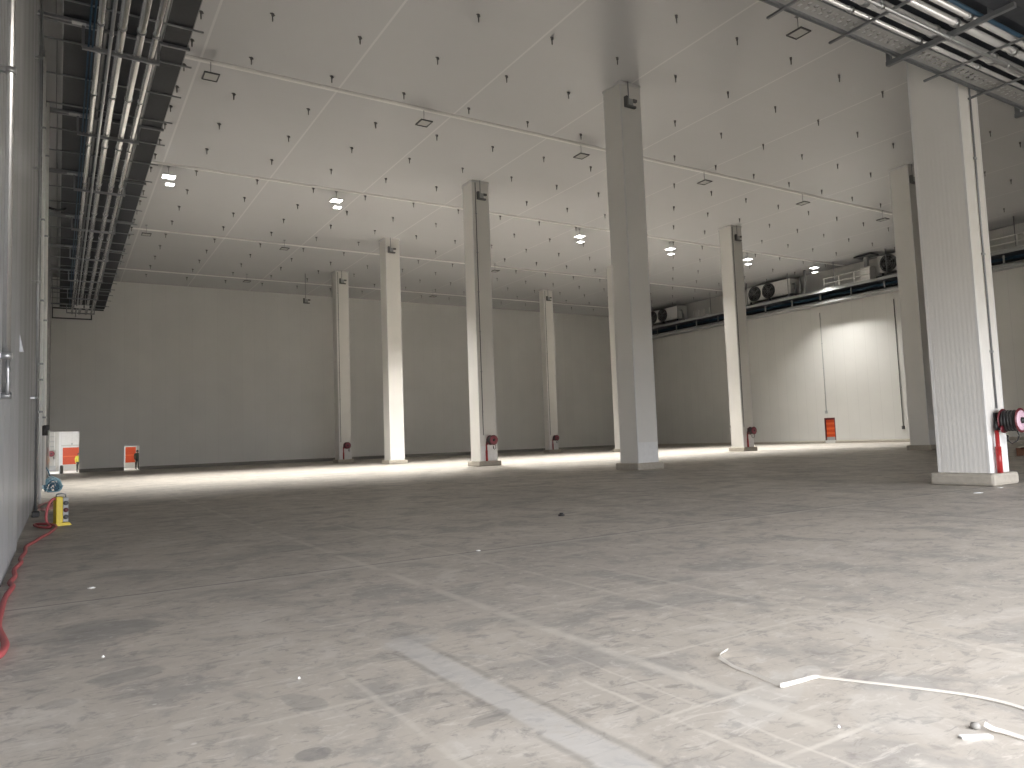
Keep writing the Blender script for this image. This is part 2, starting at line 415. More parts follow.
# near reel's face painted paler to stand in for direct light on it
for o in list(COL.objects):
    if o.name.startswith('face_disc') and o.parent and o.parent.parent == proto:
        o.data = o.data.copy(); o.data.materials[0] = M['pinklit']; o['label'] = 'reel face with direct light painted in pale pink'
# thin conduit up the face of the columns with reels
def conduit(k, off, label):
    x, y, wx, wy = CP[k]
    t = thing('conduit', label, 'conduit', (x+off, y-.02, 0), 0, 'conduits on the columns')
    MB().tube((0, -.012, 1.82), (0, -.012, ZC-.14), .022, 8).build('pipe', M['dark'] if k != 'near' else M['strut'], t)
    for z in (3.2, 5.6, 8.0, 10.4, 12.8, 15.2):
        MB().box(-.06, .06, -.03, .013, z-.025, z+.025).build('clip', M['galv'], t)
    return t
conduit('near', .49, 'thin dark conduit climbing the broad near column above its reel')
conduit('c3', .22, 'thin dark conduit on the column left of the tall middle column')
conduit('c1', .16, 'thin dark conduit on the leftmost column')
conduit('r4', .16, 'thin dark conduit on the slim far column')
conduit('r2', .12, 'thin dark conduit on the column before the right wall')

# small bracketed boxes under the ceiling on each column
def junction_box(loc, label):
    t = thing('junction_box', label, 'junction box', loc, 0, 'boxes hung from rods under the ceiling')
    MB().box(-.15, .15, -.17, -.02, -.18, .14, bev=.015).build('housing', M['grey'], t)
    b = MB(); b.box(-.26, -.15, -.2, -.02, -.24, .22).box(-.16, .30, -.2, -.05, -.26, -.17).box(.14, .36, -.2, -.08, .02, .14)
    b.build('bracket', M['bolt'], t)
    MB().tube((-.05, -.1, .12), (-.05, -.1, ZC-loc[2]), .022, 8).build('drop_rod', M['strut'], t)
    return t
JB = {'mid': ('box on a rod at the top of the tall middle column', .42), 'c3': ('box on a rod at the top of the column left of the middle one', .56),
      'c2': ('box on a rod at the top of the bright column without reel', .42), 'c1': ('box on a rod at the top of the leftmost column', .55),
      'r4': ('box on a rod at the top of the slim far column', .55), 'r2': ('box on a rod at the top of the column before the right wall', .6), 'r1': ('box on a rod at the top of the half hidden column at right', .25)}
jp = None
for k, (l, off) in JB.items():
    x, y, wx, wy = CP[k]
    loc = (x+off, y-.01, 16.32)
    l = 'grey '+l
    if jp is None: jp = junction_box(loc, l)
    else: dup(jp, loc, l)
dup(jp, (19.1, 66.0, 14.75), 'grey box hanging free from a long rod before the far wall').children
for c in [o for o in COL.objects if o.name.startswith('drop_rod') and o.parent and abs(o.parent.location.y-66) < .01]:
    c.data = c.data.copy()
    for v in c.data.vertices:
        if v.co.z > .5: v.co.z = ZC-14.75

# ------------------------------------------------------------------ ceiling lamps
def lamp_frame(m, s=.30, sy=.34, z=0, h=.05):
    m.box(-s, s, -sy, -sy+.05, z-h, z).box(-s, s, sy-.05, sy, z-h, z).box(-s, -s+.05, -sy+.05, sy-.05, z-h, z).box(s-.05, s, -sy+.05, sy-.05, z-h, z)
def off_lamp(loc, label):
    t = thing('ceiling_floodlight', label, 'ceiling light', loc, 0, 'unlit floodlights under the ceiling')
    b = MB(); lamp_frame(b); b.build('frame', M['dark'], t)
    MB().box(-.25, .25, -.29, .29, -.03, -.012).build('lens', M['glass'], t)
    b = MB(); b.box(-.10, .10, -.12, .12, -.012, .05); b.build('driver', M['grey'], t)
    b = MB(); b.tube((0, 0, .05), (0, 0, ZC-loc[2]), .014, 8).box(-.08, .08, -.08, .08, ZC-loc[2]-.02, ZC-loc[2]); b.build('drop_rod', M['strut'], t)
    return t
def lit_lamp(loc, label):
    t = thing('high_bay_light', label, 'ceiling light', loc, 0, 'lit lamps under the ceiling')
    b = MB(); lamp_frame(b, .36, .36, .0, .05); b.build('frame', M['trimw'], t)  # pale instead of dark: glare of the lit lens put into the frame colour
    MB().box(-.308, .308, -.308, .308, -.046, -.012).build('lens', M['lens'], t)
    b = MB(); b.box(-.36, .36, -.36, .36, -.012, .012).box(-.22, .22, -.22, .22, .012, .06); b.build('driver', M['grey'], t)
    b = MB(); b.tube((.18, 0, -.05), (.18, 0, -.42), .012, 8); b.box(-.17, .29, -.21, .21, -.46, -.42); b.build('lower_bracket', M['grey'], t)
    MB().box(-.15, .27, -.19, .19, -.475, -.46).build('lower_lens', M['lens'], t)
    b = MB(); b.tube((0, 0, .05), (0, 0, ZC-loc[2]), .014, 8).box(-.08, .08, -.08, .08, ZC-loc[2]-.02, ZC-loc[2]); b.build('drop_rod', M['strut'], t)
    return t
LZ = 16.62
op = None
OFF = [((5.15, 30.65), 'unlit square floodlight beside the left cable trays, nearest ceiling rail'),
       ((14.65, 30.75), 'unlit square floodlight on the nearest rail, second from the left trays'),
       ((23.9, 30.7), 'unlit square floodlight just left of the tall middle column'),
       ((33.2, 30.7), 'unlit square floodlight just right of the tall middle column'),
       ((42.45, 30.7), 'unlit square floodlight on the nearest rail, above the right hand column'),
       ((51.4, 30.6), 'unlit square floodlight on the nearest rail, beside the broad near column'),
       ((24.0, 17.05), 'unlit square floodlight hanging just beneath the right cable rack'),
       ((5.1, 55.7), 'unlit floodlight behind the leftmost lit lamp'),
       ((14.55, 55.7), 'unlit floodlight above and left of the leftmost column'),
       ((33.2, 55.9), 'unlit floodlight right of the reel column top, behind the lit lamps'),
       ((14.4, 68.1), 'small unlit floodlight near the far wall, left of the leftmost column'),
       ((33.0, 68.3), 'small unlit floodlight near the far wall, right of the bright column')]
for (x, y), l in OFF:
    if op is None: op = off_lamp((x, y, LZ), l)
    else: dup(op, (x, y, LZ), l)
LIT = [((5.1, 43.55), 'lit lamp nearest the left cable trays'), ((14.6, 43.55), 'lit lamp second from the left trays, right of the first'),
       ((24.0, 43.55), 'lit lamp half hidden behind the top of the reel column'), ((33.6, 43.8), 'lit lamp close left of the tall middle column'),
       ((42.85, 43.75), 'lit lamp right of the tall middle column'), ((52.0, 43.6), 'lit lamp close right of the column before the right wall'),
       ((60.9, 43.3), 'lit lamp beside the walkway railing at the right wall')]
lp = None
for (x, y), l in LIT:
    l = 'bright white '+l
    if lp is None: lp = lit_lamp((x, y, LZ+.1), l)
    else: dup(lp, (x, y, LZ+.1), l)
    ld = bpy.data.lights.new('lamp_beam', 'SPOT'); ld.energy = 11200 if x < 60 else 4800; ld.spot_size = math.radians(103 if x < 60 else 112); ld.spot_blend = .8; ld.shadow_soft_size = .3; ld.color = (1, .975, .935)
    lo = bpy.data.objects.new('lamp_beam', ld); COL.objects.link(lo); lo.location = (x, y, LZ-.46)

# ------------------------------------------------------------------ left overhead services
TY0, TY1 = 6.0, 74.4
def tray(name, label, x0, x1, z, y0, y1, n_cab, cab_mats, side=M['strut'], cat='cable tray'):
    t = thing(name, label, cat, ((x0+x1)/2, (y0+y1)/2, z), 0, 'overhead cable trays')
    hw, hl = (x1-x0)/2, (y1-y0)/2
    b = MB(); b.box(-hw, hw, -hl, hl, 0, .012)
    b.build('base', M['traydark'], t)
    MB().box(-hw-.004, -hw+.018, -hl, hl, -.012, .12).build('side_rail', side, t)
    MB().box(hw-.018, hw+.004, -hl, hl, -.012, .12).build('side_rail', M['strut'], t)
    for k in range(n_cab):
        xx = -hw+.1+(2*hw-.2)*(k+.5)/n_cab
        MB().tube((xx, -hl, .012+.035), (xx, hl, .047), .034, 7).build('cable', cab_mats[k % len(cab_mats)], t)
    return t
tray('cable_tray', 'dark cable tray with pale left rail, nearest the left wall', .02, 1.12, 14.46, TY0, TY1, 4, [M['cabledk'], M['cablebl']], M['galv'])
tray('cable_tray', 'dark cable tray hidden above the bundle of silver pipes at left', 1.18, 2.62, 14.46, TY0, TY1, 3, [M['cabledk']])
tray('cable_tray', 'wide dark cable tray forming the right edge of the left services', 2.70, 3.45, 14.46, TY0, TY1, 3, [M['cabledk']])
# blue cables strapped under the first tray
for i, x in enumerate((.72, .83)):
    o = MB().tube((x, TY0, 14.325), (x, TY1, 14.325), .026, 8).build('blue_cable', M['cablebl'])
    tag(o, ('left' if i == 0 else 'right')+' of two blue cables running under the tray nearest the left wall', 'cable', 'blue cables under the left tray')
LP = [(.95, 13.82, .085, 'silver pipe nearest the left wall in the left services'), (1.50, 13.85, .115, 'fat silver pipe just right of the low slim pipe'),
      (2.0, 13.85, .115, 'fat silver pipe in the middle of the left services'), (2.38, 13.82, .085, 'silver pipe on the right side of the left services')]
def long_pipe(label, cat, pts_a, pts_b, r, mat, collars, grp):
    a, b = Vector(pts_a), Vector(pts_b)
    t = thing('silver_pipe', label, cat, (a+b)/2, 0, grp)
    h = (b-a)/2
    MB().tube(-h, h, r, 16).build('pipe_run', mat, t)
    n = collars
    for k in range(n):
        c = -h+2*h*(k+.5)/n; dv = h.normalized()*.06
        MB().tube(c-dv, c+dv, r+.014, 16).build('collar', M['galv'], t)
    return t
for x, z, r, l in LP:
    long_pipe(l, 'pipe', (x, TY0+.3, z), (x, TY1-.6, z), r, M['pipem'], 14, 'silver pipes of the left services')
long_pipe('slim grey pipe hung lowest under the left services', 'pipe', (1.22, TY0+.3, 13.545), (1.22, TY1-.6, 13.545), .05, M['galv'], 14, 'silver pipes of the left services')
# trapeze frames: top bar across the whole width, a U hung below it that carries the pipes
def trapeze(loc, label):
    t = thing('pipe_support', label, 'pipe support', loc, 0, 'trapeze supports of the left services')
    def strut(name, x0, x1, y, z, s=.045):
        MB().box(x0, x1, y-s, y+s, z-s, z+s).build(name, M['strut'], t)
    strut('upper_bar', XL, 3.52, .10, 14.40); strut('upper_bar', XL, .95, -.10, 14.40)
    strut('lower_bar', .52, 2.62, 0, 13.665)
    for x in (.545, 2.59):
        MB().box(x-.04, x+.04, -.045, .045, 13.71, 14.40).build('post', M['strut'], t)
    for x in (-.15, 1.15, 2.66, 3.48):
        MB().tube((x, .10, 14.44), (x, .10, ZC), .014, 6).build('hanger_rod', M['strut'], t)
    MB().box(.25, .62, -.2, .0, 14.34, 14.36).build('gusset', M['galv'], t)
    return t
tp = None
TRY = [10.8, 17.6, 24.6, 31.5, 38.4, 45.4, 52.2, 59.0, 65.8, 72.6]
for i, y in enumerate(TRY):
    l = 'steel trapeze under the left services, %s from the far end' % nth(len(TRY)-i)
    if tp is None: tp = trapeze((0, y, 0), l)
    else: dup(tp, (0, y, 0), l)
# thin cross rods between the frames, poking out past the trays
ys = [13.65+2.45*k for k in range(25)]
ys = [y+.32 if any(-.2 < y-b < .2 for b in TRY) else y for y in ys]
rp = None
for i, y in enumerate(ys):
    l = 'thin cross bar under the left cable trays, %s from the far wall' % nth(len(ys)-i)
    b = None
    if rp is None:
        rp = MB().box(-.55, 3.74, -.022, .022, -.022, .022).build('cross_bar', M['strut']); o = rp
    else:
        o = rp.copy(); COL.objects.link(o)
    o.location = (0, y, 14.41)
    tag(o, l, 'bar', 'thin bars under the left trays')
# ladder rail along the wall
o = MB().box(-.50, -.46, TY0, TY1, 14.36, 14.44).build('wall_rail', M['strut']); tag(o, 'long dark rail fixed along the left wall under the cross bars', 'rail')
# white end plates at the far end of the pipes
for x0, x1, l in ((1.05, 1.68, 'left of two pale plates under the far end of the left pipes'), (1.76, 2.1, 'right of two pale plates under the far end of the left pipes')):
    o = MB().box(x0, x1, 68.2, 68.25, 13.35, 13.6).box(x0+.03 if x0 > 1.5 else 1.30, x0+.06 if x0 > 1.5 else 1.33, 68.21, 68.24, 13.6, 14.455).build('marker_plate', M['trimw']); tag(o, l, 'plate', 'plates under the left pipes')
t = thing('end_frame', 'grey end frame closing the left services at the far wall', 'frame', (0, 74.6, 0))
MB().box(-.55, 2.5, -.05, .05, 13.45, 13.55).build('bottom_bar', M['galvd'], t); MB().box(-.55, -.45, -.05, .05, 13.55, 14.4).build('post', M['galvd'], t); MB().box(2.4, 2.5, -.05, .05, 13.55, 14.4).build('post', M['galvd'], t)
MB().box(-.55, 3.4, -.05, .05, 14.32, 14.44).build('top_bar', M['galvd'], t)
for x in (-.5, 2.45): MB().tube((x, 0, 14.44), (x, 0, ZC), .02, 6).build('hanger_rod', M['strut'], t)
# short black cable drooping from the wall rail
o = MB().sweep([(-.56, 44.0, 14.33), (-.35, 44.0, 14.26), (-.1, 44.0, 14.22), (.15, 44.0, 14.26), (.25, 44.0, 14.38)], .06, 8).build('black_hose', M['black']); tag(o, 'short black hose drooping between the left wall and the first tray', 'hose')

# ------------------------------------------------------------------ right overhead rack (runs along X in front of the near column)
RX0, RX1, RZ = 7.0, 28.0, 9.36
def rtray(label, y0, y1, z, mats_base, n_cab, cab):
    t = thing('cable_tray', label, 'cable tray', ((RX0+RX1)/2, (y0+y1)/2, z), 0, 'trays of the right rack')
    hl, hw = (RX1-RX0)/2, (y1-y0)/2
    MB().box(-hl, hl, -hw, hw, 0, .008).build('base', mats_base, t)
    MB().box(-hl, hl, hw-.015, hw+.004, -.02, .09).build('side_rail', M['strut'], t)
    MB().box(-hl, hl, -hw-.004, -hw+.015, -.02, .09).build('side_rail', M['strut'], t)
    for k in range(n_cab):
        yy = -hw+.06+(2*hw-.12)*(k+.5)/n_cab
        MB().tube((-hl, yy, .035), (hl, yy, .035), .026, 7).build('cable', cab[k % len(cab)], t)
    return t
# perforated tray: slots really cut out
t = thing('perforated_tray', 'pale perforated tray along the far edge of the right overhead rack', 'cable tray', ((RX0+RX1)/2, 8.27, RZ+.10), 0, 'trays of the right rack')
b = MB(); hl = (RX1-RX0)/2
b.box(-hl, hl, -.21, -.10, 0, .006).box(-hl, hl, -.02, .03, 0, .006).box(-hl, hl, .11, .2, 0, .006)
x = -hl
while x < hl-.01:
    b.box(x, x+.12, -.10, -.02, 0, .006); b.box(x+.08, x+.20, .03, .11, 0, .006); x += .2
b.build('base', simple('pale_galvanised', (.36, .36, .35), .55, .3), t)
MB().box(-hl, hl, .2, .215, -.05, .08).build('side_rail', M['strut'], t); MB().box(-hl, hl, .27, .285, -.05, .02).build('side_rail', M['strut'], t)
MB().box(-hl, hl, -.225, -.21, -.02, .08).build('side_rail', M['strut'], t)
for k in range(2): MB().tube((-hl, -.12+.16*k, .04), (hl, -.12+.16*k, .04), .026, 7).build('cable', M['trimw'], t)
rtray('dark tray above the fat pipe of the right overhead rack', 7.40, 8.20, RZ+.30, M['traydark'], 2, [M['cabledk']])
rtray('dark tray carrying cables at the near side of the right overhead rack', 6.72, 7.36, RZ+.30, M['traydark'], 3, [M['cabledk']])
RP = [(7.965, RZ+.10, .045, M['pipe'], 'slim bright pipe beside the perforated tray of the right rack'),
      (7.66, RZ+.14, .115, M['pipe'], 'fat bright pipe along the right overhead rack'),
      (7.36, RZ-.155, .04, M['galv'], 'slim bright pipe hung lowest under the right rack'),
      (7.24, RZ+.11, .075, M['pipe'], 'bright pipe second from the near edge of the right rack'),
      (6.98, RZ+.11, .065, M['pipe'], 'bright pipe beside the blue cable of the right rack')]
for y, z, r, m, l in RP:
    long_pipe(l, 'pipe', (RX0, y, z), (RX1, y, z), r, m, 9, 'pipes of the right rack')
o = MB().tube((RX0, 6.84, RZ+.09), (RX1, 6.84, RZ+.09), .04, 8).build('blue_cable', M['cablebl']); tag(o, 'blue cable near the dark box beam of the right rack', 'cable')
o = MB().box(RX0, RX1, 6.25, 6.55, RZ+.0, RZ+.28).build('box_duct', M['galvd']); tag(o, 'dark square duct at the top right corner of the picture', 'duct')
def rtrapeze(loc, label):
    t = thing('rack_support', label, 'pipe support', loc, 0, 'supports of the right rack')
    MB().box(-.05, .05, 6.2, 8.72, RZ-.10, RZ-.005).build('bottom_bar', M['strut'], t)
    MB().box(-.045, .045, 8.62, 8.71, RZ-.005, RZ+.24).build('end_post', M['strut'], t)
    MB().box(-.05, .05, 6.56, 6.66, RZ-.005, ZC).build('hanger_post', M['strut'], t)
    MB().tube((0, 8.665, RZ+.24), (0, 8.665, ZC), .012, 6).build('hanger_rod', M['strut'], t)
    return t
q = rtrapeze((15.25, 0, 0), 'grey steel crossbeam under the right rack, left of the broad near column')
dup(q, (20.9, 0, 0), 'grey steel crossbeam under the right rack, at the right picture edge')
dup(q, (9.6, 0, 0), 'grey steel crossbeam under the right rack, furthest left')
for i, (x, l) in enumerate(((11.5, 'furthest left'), (13.4, 'next left of the crossbeam'), (16.87, 'next right of the crossbeam'), (18.8, 'in front of the broad near column'), (22.6, 'beyond the right crossbeam'))):
    o = MB().box(x-.028, x+.028, 6.75, 8.82, RZ-.02, RZ+.02).build('cross_bar', M['strut']); tag(o, 'dark cross bar under the right overhead rack, '+l, 'bar', 'cross bars of the right rack')

# ------------------------------------------------------------------ right wall: walkway with evaporators
WX = 62.6; DZ = 14.70
t = thing('maintenance_walkway', 'long grey steel walkway hung high along the right wall', 'walkway', (0, 0, 0))
WY0, WY1 = 14.0, 74.6
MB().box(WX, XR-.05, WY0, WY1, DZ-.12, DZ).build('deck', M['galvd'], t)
MB().box(WX-.08, WX, WY0, WY1, DZ-.16, DZ+.10).build('front_beam', M['grey'], t)
MB().box(WX+.75, WX+1.1, WY0, WY1, DZ-1.10, DZ-.86).build('drain_gutter', M['grey'], t)
MB().box(WX+1.1, XR-.1, WY0, WY1, DZ-.96, DZ-.90).build('lower_tray', M['galv'], t)
k = 0; y = WY0+1.0
while y < WY1:
    MB().box(WX+.85, WX+.95, y-.06, y+.06, DZ-.87, DZ-.1).build('support_post', M['grey'], t)
    y += 3.3
y = WY0+2.5
while y < WY1:
    MB().tube((WX+.06, y, DZ), (WX+.06, y, ZC), .035, 8).build('hanger_rod', M['strut'], t); y += 5.2
MB().tube((WX+1.5, WY0, DZ-.30), (WX+1.5, WY1, DZ-.30), .12, 10).build('pipe_run', M['cablebl'], t)
MB().tube((WX+2.1, WY0, DZ-.35), (WX+2.1, WY1, DZ-.35), .15, 10).build('pipe_run', M['galvd'], t)

def railing(y0, y1, posts, label):
    t = thing('railing', label, 'railing', (WX+.04, 0, DZ), 0, 'walkway railings')
    for z in (.62, 1.12): MB().tube((0, y0, z), (0, y1, z), .035, 8).build('rail', M['trimw'], t)
    n = posts
    for k in range(n):
        yy = y0+(y1-y0)*k/(n-1); MB().box(-.04, .04, yy-.04, yy+.04, .1, 1.15).build('post', M['trimw'], t)
    MB().box(-.02, .02, y0, y1, .1, .22).build('toe_board', M['trimw'], t)
    return t
railing(38.9, 43.6, 4, 'white railing on the walkway below the rightmost lit lamp')
railing(20.5, 31.0, 6, 'dim railing on the walkway right of the broad near column')

def evaporator(loc, label):
    t = thing('evaporator', label, 'fan cooler', loc, 0, 'fan coolers on the walkway')
    # faces -X; length along Y
    c = MB(); c.box(0, 1.5, -3.0, 2.55, .22, 1.80, bev=.04); c.build('casing', M['grey'] if False else M['trimw'], t)
    for yy in (1.50, -.30):
        f = MB(); f.lathe([(.80, 0), (.80, -.10), (.76, -.14), (.70, -.10), (.70, -.02)], (0, yy, 1.0), 'X', 32)
        ring = f.build('fan', M['dark'], t)
        MB().lathe([(.02, -.03), (.695, -.03), (.695, -.02), (.02, -.02)], (0, yy, 1.0), 'X', 32).build('fan_shroud', M['black'], ring)
        bl = MB()
        for q in range(5):
            a = 2*PI*q/5
            p = [(.14, -.10), (.62, -.22), (.62, .12), (.14, .06)]
            vs = []
            for r_, w_ in p:
                vs.append((-.05-.02*(w_ > 0), yy+r_*math.cos(a)-w_*math.sin(a), 1.0+r_*math.sin(a)+w_*math.cos(a)))
            A = [bl.bm.verts.new(v) for v in vs]; B = [bl.bm.verts.new((v[0]-.012, v[1], v[2])) for v in vs]
            bl.bm.faces.new(A); bl.bm.faces.new(list(reversed(B)))
            for i in range(4): bl.bm.faces.new((A[i], B[i], B[(i+1) % 4], A[(i+1) % 4]))
        bl.lathe([(.02, -.12), (.13, -.11), (.15, -.06), (.15, -.03), (.02, -.03)], (0, yy, 1.0), 'X', 16)
        bl.build('fan_blades', M['dark'], ring)
        g = MB()
        for rr in (.25, .45, .65): g.sweep([(-.12, yy+rr*math.cos(2*PI*k/28), 1+rr*math.sin(2*PI*k/28)) for k in range(28)], .012, 5, closed=True)
        for q in range(4):
            a = PI*q/4+.2; g.tube((-.12, yy+.78*math.cos(a), 1+.78*math.sin(a)), (-.12, yy-.78*math.cos(a), 1-.78*math.sin(a)), .012, 5)
        g.build('guard', M['strut'], ring)
    MB().box(-.06, 0, -2.9, -1.35, .35, 1.65).build('access_panel', M['trimw'], t)
    MB().sweep([(.3, -3.0, 1.2), (.3, -3.3, 1.2), (.3, -3.4, 1.0), (.3, -3.4, .2)], .07, 8).sweep([(.6, -3.0, .8), (.6, -3.2, .8), (.6, -3.3, .6), (.6, -3.3, .2)], .05, 8).build('pipe_header', M['galv'], t)
    for yy in (-2.6, -.3, 2.2):
        for xx in (.15, 1.35): MB().box(xx-.06, xx+.06, yy-.06, yy+.06, 0, .24).build('foot', M['galvd'], t)
    return t
e = evaporator((63.55, 51.1, DZ+.42), 'white two-fan cooler on the walkway behind the column before the right wall')
dup(e, (63.55, 67.1, DZ+.42), 'dim two-fan cooler at the far end of the walkway')
dup(e, (63.55, 36.1, DZ+.42), 'fan cooler cut off by the half hidden column at right')
dup(e, (63.55, 20.6, DZ+.42), 'fan cooler above the right picture edge, behind the dim railing')
# base frames under the coolers
CBL = {51.1: 'dark base frame under the cooler behind the column before the right wall', 67.1: 'dark base frame under the dim cooler at the far end of the walkway',
       36.1: 'dark base frame under the cooler cut off at right', 20.6: 'dark base frame under the cooler behind the dim railing'}
for y, l in CBL.items():
    t = thing('cooler_base', l, 'base frame', (63.55, y, DZ), 0, 'cooler base frames')
    for x in (.05, 1.25): MB().box(x, x+.2, -3.1, 2.8, 0, .42).build('rail', M['galvd'], t)
    for q in (-2.9, 0, 2.6): MB().box(.25, 1.25, q-.08, q+.08, .2, .36).build('crossbar', M['galvd'], t)
# white cabinet and pipe stubs
t = thing('control_cabinet', 'white cabinet under a dark cap on the walkway, right of the white railing', 'cabinet', (63.0, 39.4, DZ))
MB().box(-.3, .5, -.55, .45, .02, 1.35, bev=.02).build('body', M['trimw'], t); MB().box(-.31, -.3, -.5, .4, .08, 1.28).build('door', M['trimw'], t)
MB().box(-.16, .16, -.2, .12, 1.35, ZC-DZ-.25).build('riser', M['grey'], t); MB().box(-.6, .6, -.9, .8, ZC-DZ-.25, ZC-DZ-.12).build('cap', M['dark'], t)
t = thing('valve_manifold', 'row of white pipe stubs on the walkway between the two left coolers', 'valves', (63.2, 60.0, DZ))
MB().box(-.1, .1, -1.6, 1.6, .12, .24).build('header', M['grey'], t)
for k in range(4): MB().tube((0, -1.2+.8*k, 0), (0, -1.2+.8*k, 1.0), .07, 8).build('stub', M['pvc'], t)
for y, z, r, l in ((46.0, ZC-.02, .10, 'taller grey riser pipe left of the white railing on the walkway'), (46.6, ZC-.6, .08, 'shorter grey riser pipe left of the white railing on the walkway')):
    o = MB().tube((63.1, y, DZ), (63.1, y, z), r, 10).build('riser_pipe', M['galv']); tag(o, l, 'pipe', 'riser pipes on the walkway')
# wall conduits and post on the right wall
for y, z0, l in ((46.2, 3.25, 'thin grey conduit dropping to the sign above the orange opening at right'), (38.45, 1.45, 'thin dark conduit on the right wall beside the half hidden column')):
    t = thing('wall_conduit', l, 'conduit', (XR-.06, y, 0), 0, 'conduits on the right wall')
    MB().tube((0, 0, z0), (0, 0, 13.1), .035, 6).build('pipe', M['grey'] if y > 40 else M['dark'], t)
    MB().box(-.05, .06, -.12, .12, z0-.3, z0).build('switch_box', M['grey'] if y > 40 else M['dark'], t)
    for z in (5, 7.5, 10, 12.5): MB().box(-.04, .06, -.06, .06, z-.03, z+.03).build('clip', M['galv'], t)
o = MB().box(XR-.12, XR-.004, 58.2, 58.5, .3, 2.1).box(XR-.2, XR-.004, 58.1, 58.6, 1.95, 2.2).build('standpipe_box', M['dark']); tag(o, 'dark narrow box at the foot of the right wall, left of a column', 'box')

# orange opening in the right wall
t = thing('orange_door', 'orange banded shutter in the opening of the bright right wall', 'door', (XR+.14, (RO[0]+RO[1])/2, 0))
MB().box(0, .05, -.58, .58, RO[2]+.34, RO[3]-.02).build('curtain', M['orange'], t)
for z in (.98, 1.45, 1.95): MB().box(-.015, 0, -.5, .5, z-.1, z+.1).build('reflective_band', M['orangeb'], t)
MB().box(-.02, .06, -.6, .6, RO[2], RO[2]+.34).build('bottom_seal', M['grey'], t)
for yy in (-.57, .53): MB().box(-.13, .06, yy-.03, yy+.07, RO[2], RO[3]).build('guide', M['redd'], t)
MB().box(-.13, .06, -.6, .6, RO[3]-.2, RO[3]).build('head_box', M['redd'], t)

# orange doors on the corridor wall beyond the far openings
def odoor(x0, x1, z0, z1, label):
    t = thing('orange_door', label, 'door', ((x0+x1)/2, YC, 0), 0, 'orange doors beyond the far wall')
    h = (x1-x0)/2
    MB().box(-h, h, -.12, -.04, z0, z1).build('curtain', M['orange'], t)
    MB().box(-h, h, -.14, -.12, (z0+z1)/2-.08, (z0+z1)/2+.02).build('seam', M['orangeb'], t)
    MB().box(-h-.12, -h, -.14, -.001, .02, z1+.15).build('guide', M['trimw'], t); MB().box(h, h+.12, -.14, -.001, .02, z1+.15).build('guide', M['trimw'], t)
    MB().box(-h, h, -.16, -.001, z1, z1+.15).build('head_box', M['trimw'], t)
    MB().box(-h, h, -.12, -.04, .02, z0).build('bottom_seal', M['corr'], t)
    return t
odoor(.44, 2.0, .62, 2.35, 'orange door seen through the larger left opening in the far wall')
odoor(6.15, 7.15, .55, 2.2, 'orange door seen through the smaller opening in the far wall')
# double white doors high on the corridor wall, and a wall rack
t = thing('wall_cabinet', 'white double door cupboard above the orange door, in the larger opening', 'cupboard', (1.25, YC, 2.6))
MB().box(-.95, .95, -.10, 0, 0, 1.9).build('body', M['corr'], t)
for s in (-1, 1): MB().box(min(s*.01, s*.93), max(s*.01, s*.93), -.125, -.10, .03, 1.87).build('door', M['trimw'], t)
MB().box(-.06, .06, -.15, -.125, .05, .2).build('latch', M['grey'], t)
t = thing('wall_rack', 'pale rack of shelves left of the white post, in the larger opening', 'rack', (-.9, YC-.3, 0))
for x in (-.55, .62): MB().box(x-.03, x+.03, -.03, .25, 0, 4.2).build('upright', M['trimw'], t)
for z in (1.6, 2.1, 2.5, 3.0, 3.5, 4.1): MB().box(-.55, .62, 0, .25, z-.03, z+.03).build('shelf', M['grey'], t)
t = thing('bollard', 'dark bollard post at the sill of the larger opening in the far wall', 'bollard', (.30, YF-.55, 0))
MB().lathe([(.13, 0), (.13, .62), (.10, .70), (.02, .72)], (0, 0, 0), 'Z', 14).build('post', M['kerbd'], t); MB().lathe([(.17, 0), (.17, .03), (.02, .03)], (0, 0, 0), 'Z', 14).build('base_plate', M['strut'], t)
o = MB().box(.10, .26, YF+.6, YF+.76, 0, 3.6).build('white_post', M['trimw']); tag(o, 'white post standing in the larger opening of the far wall', 'post')
r = dup(bpy.data.objects['hose_reel.001'], (-.55, YC-.45, .25), 'dark hose reel on a stand beyond the larger opening, beside the rack')
r['group'] = 'fire hose reels on the columns'
sb = MB().box(-.95, -.15, YC-1.0, YC-.40, 0, .55).build('reel_base', M['grey']); tag(sb, 'low grey base box under the hose reel beyond the larger opening', 'box')

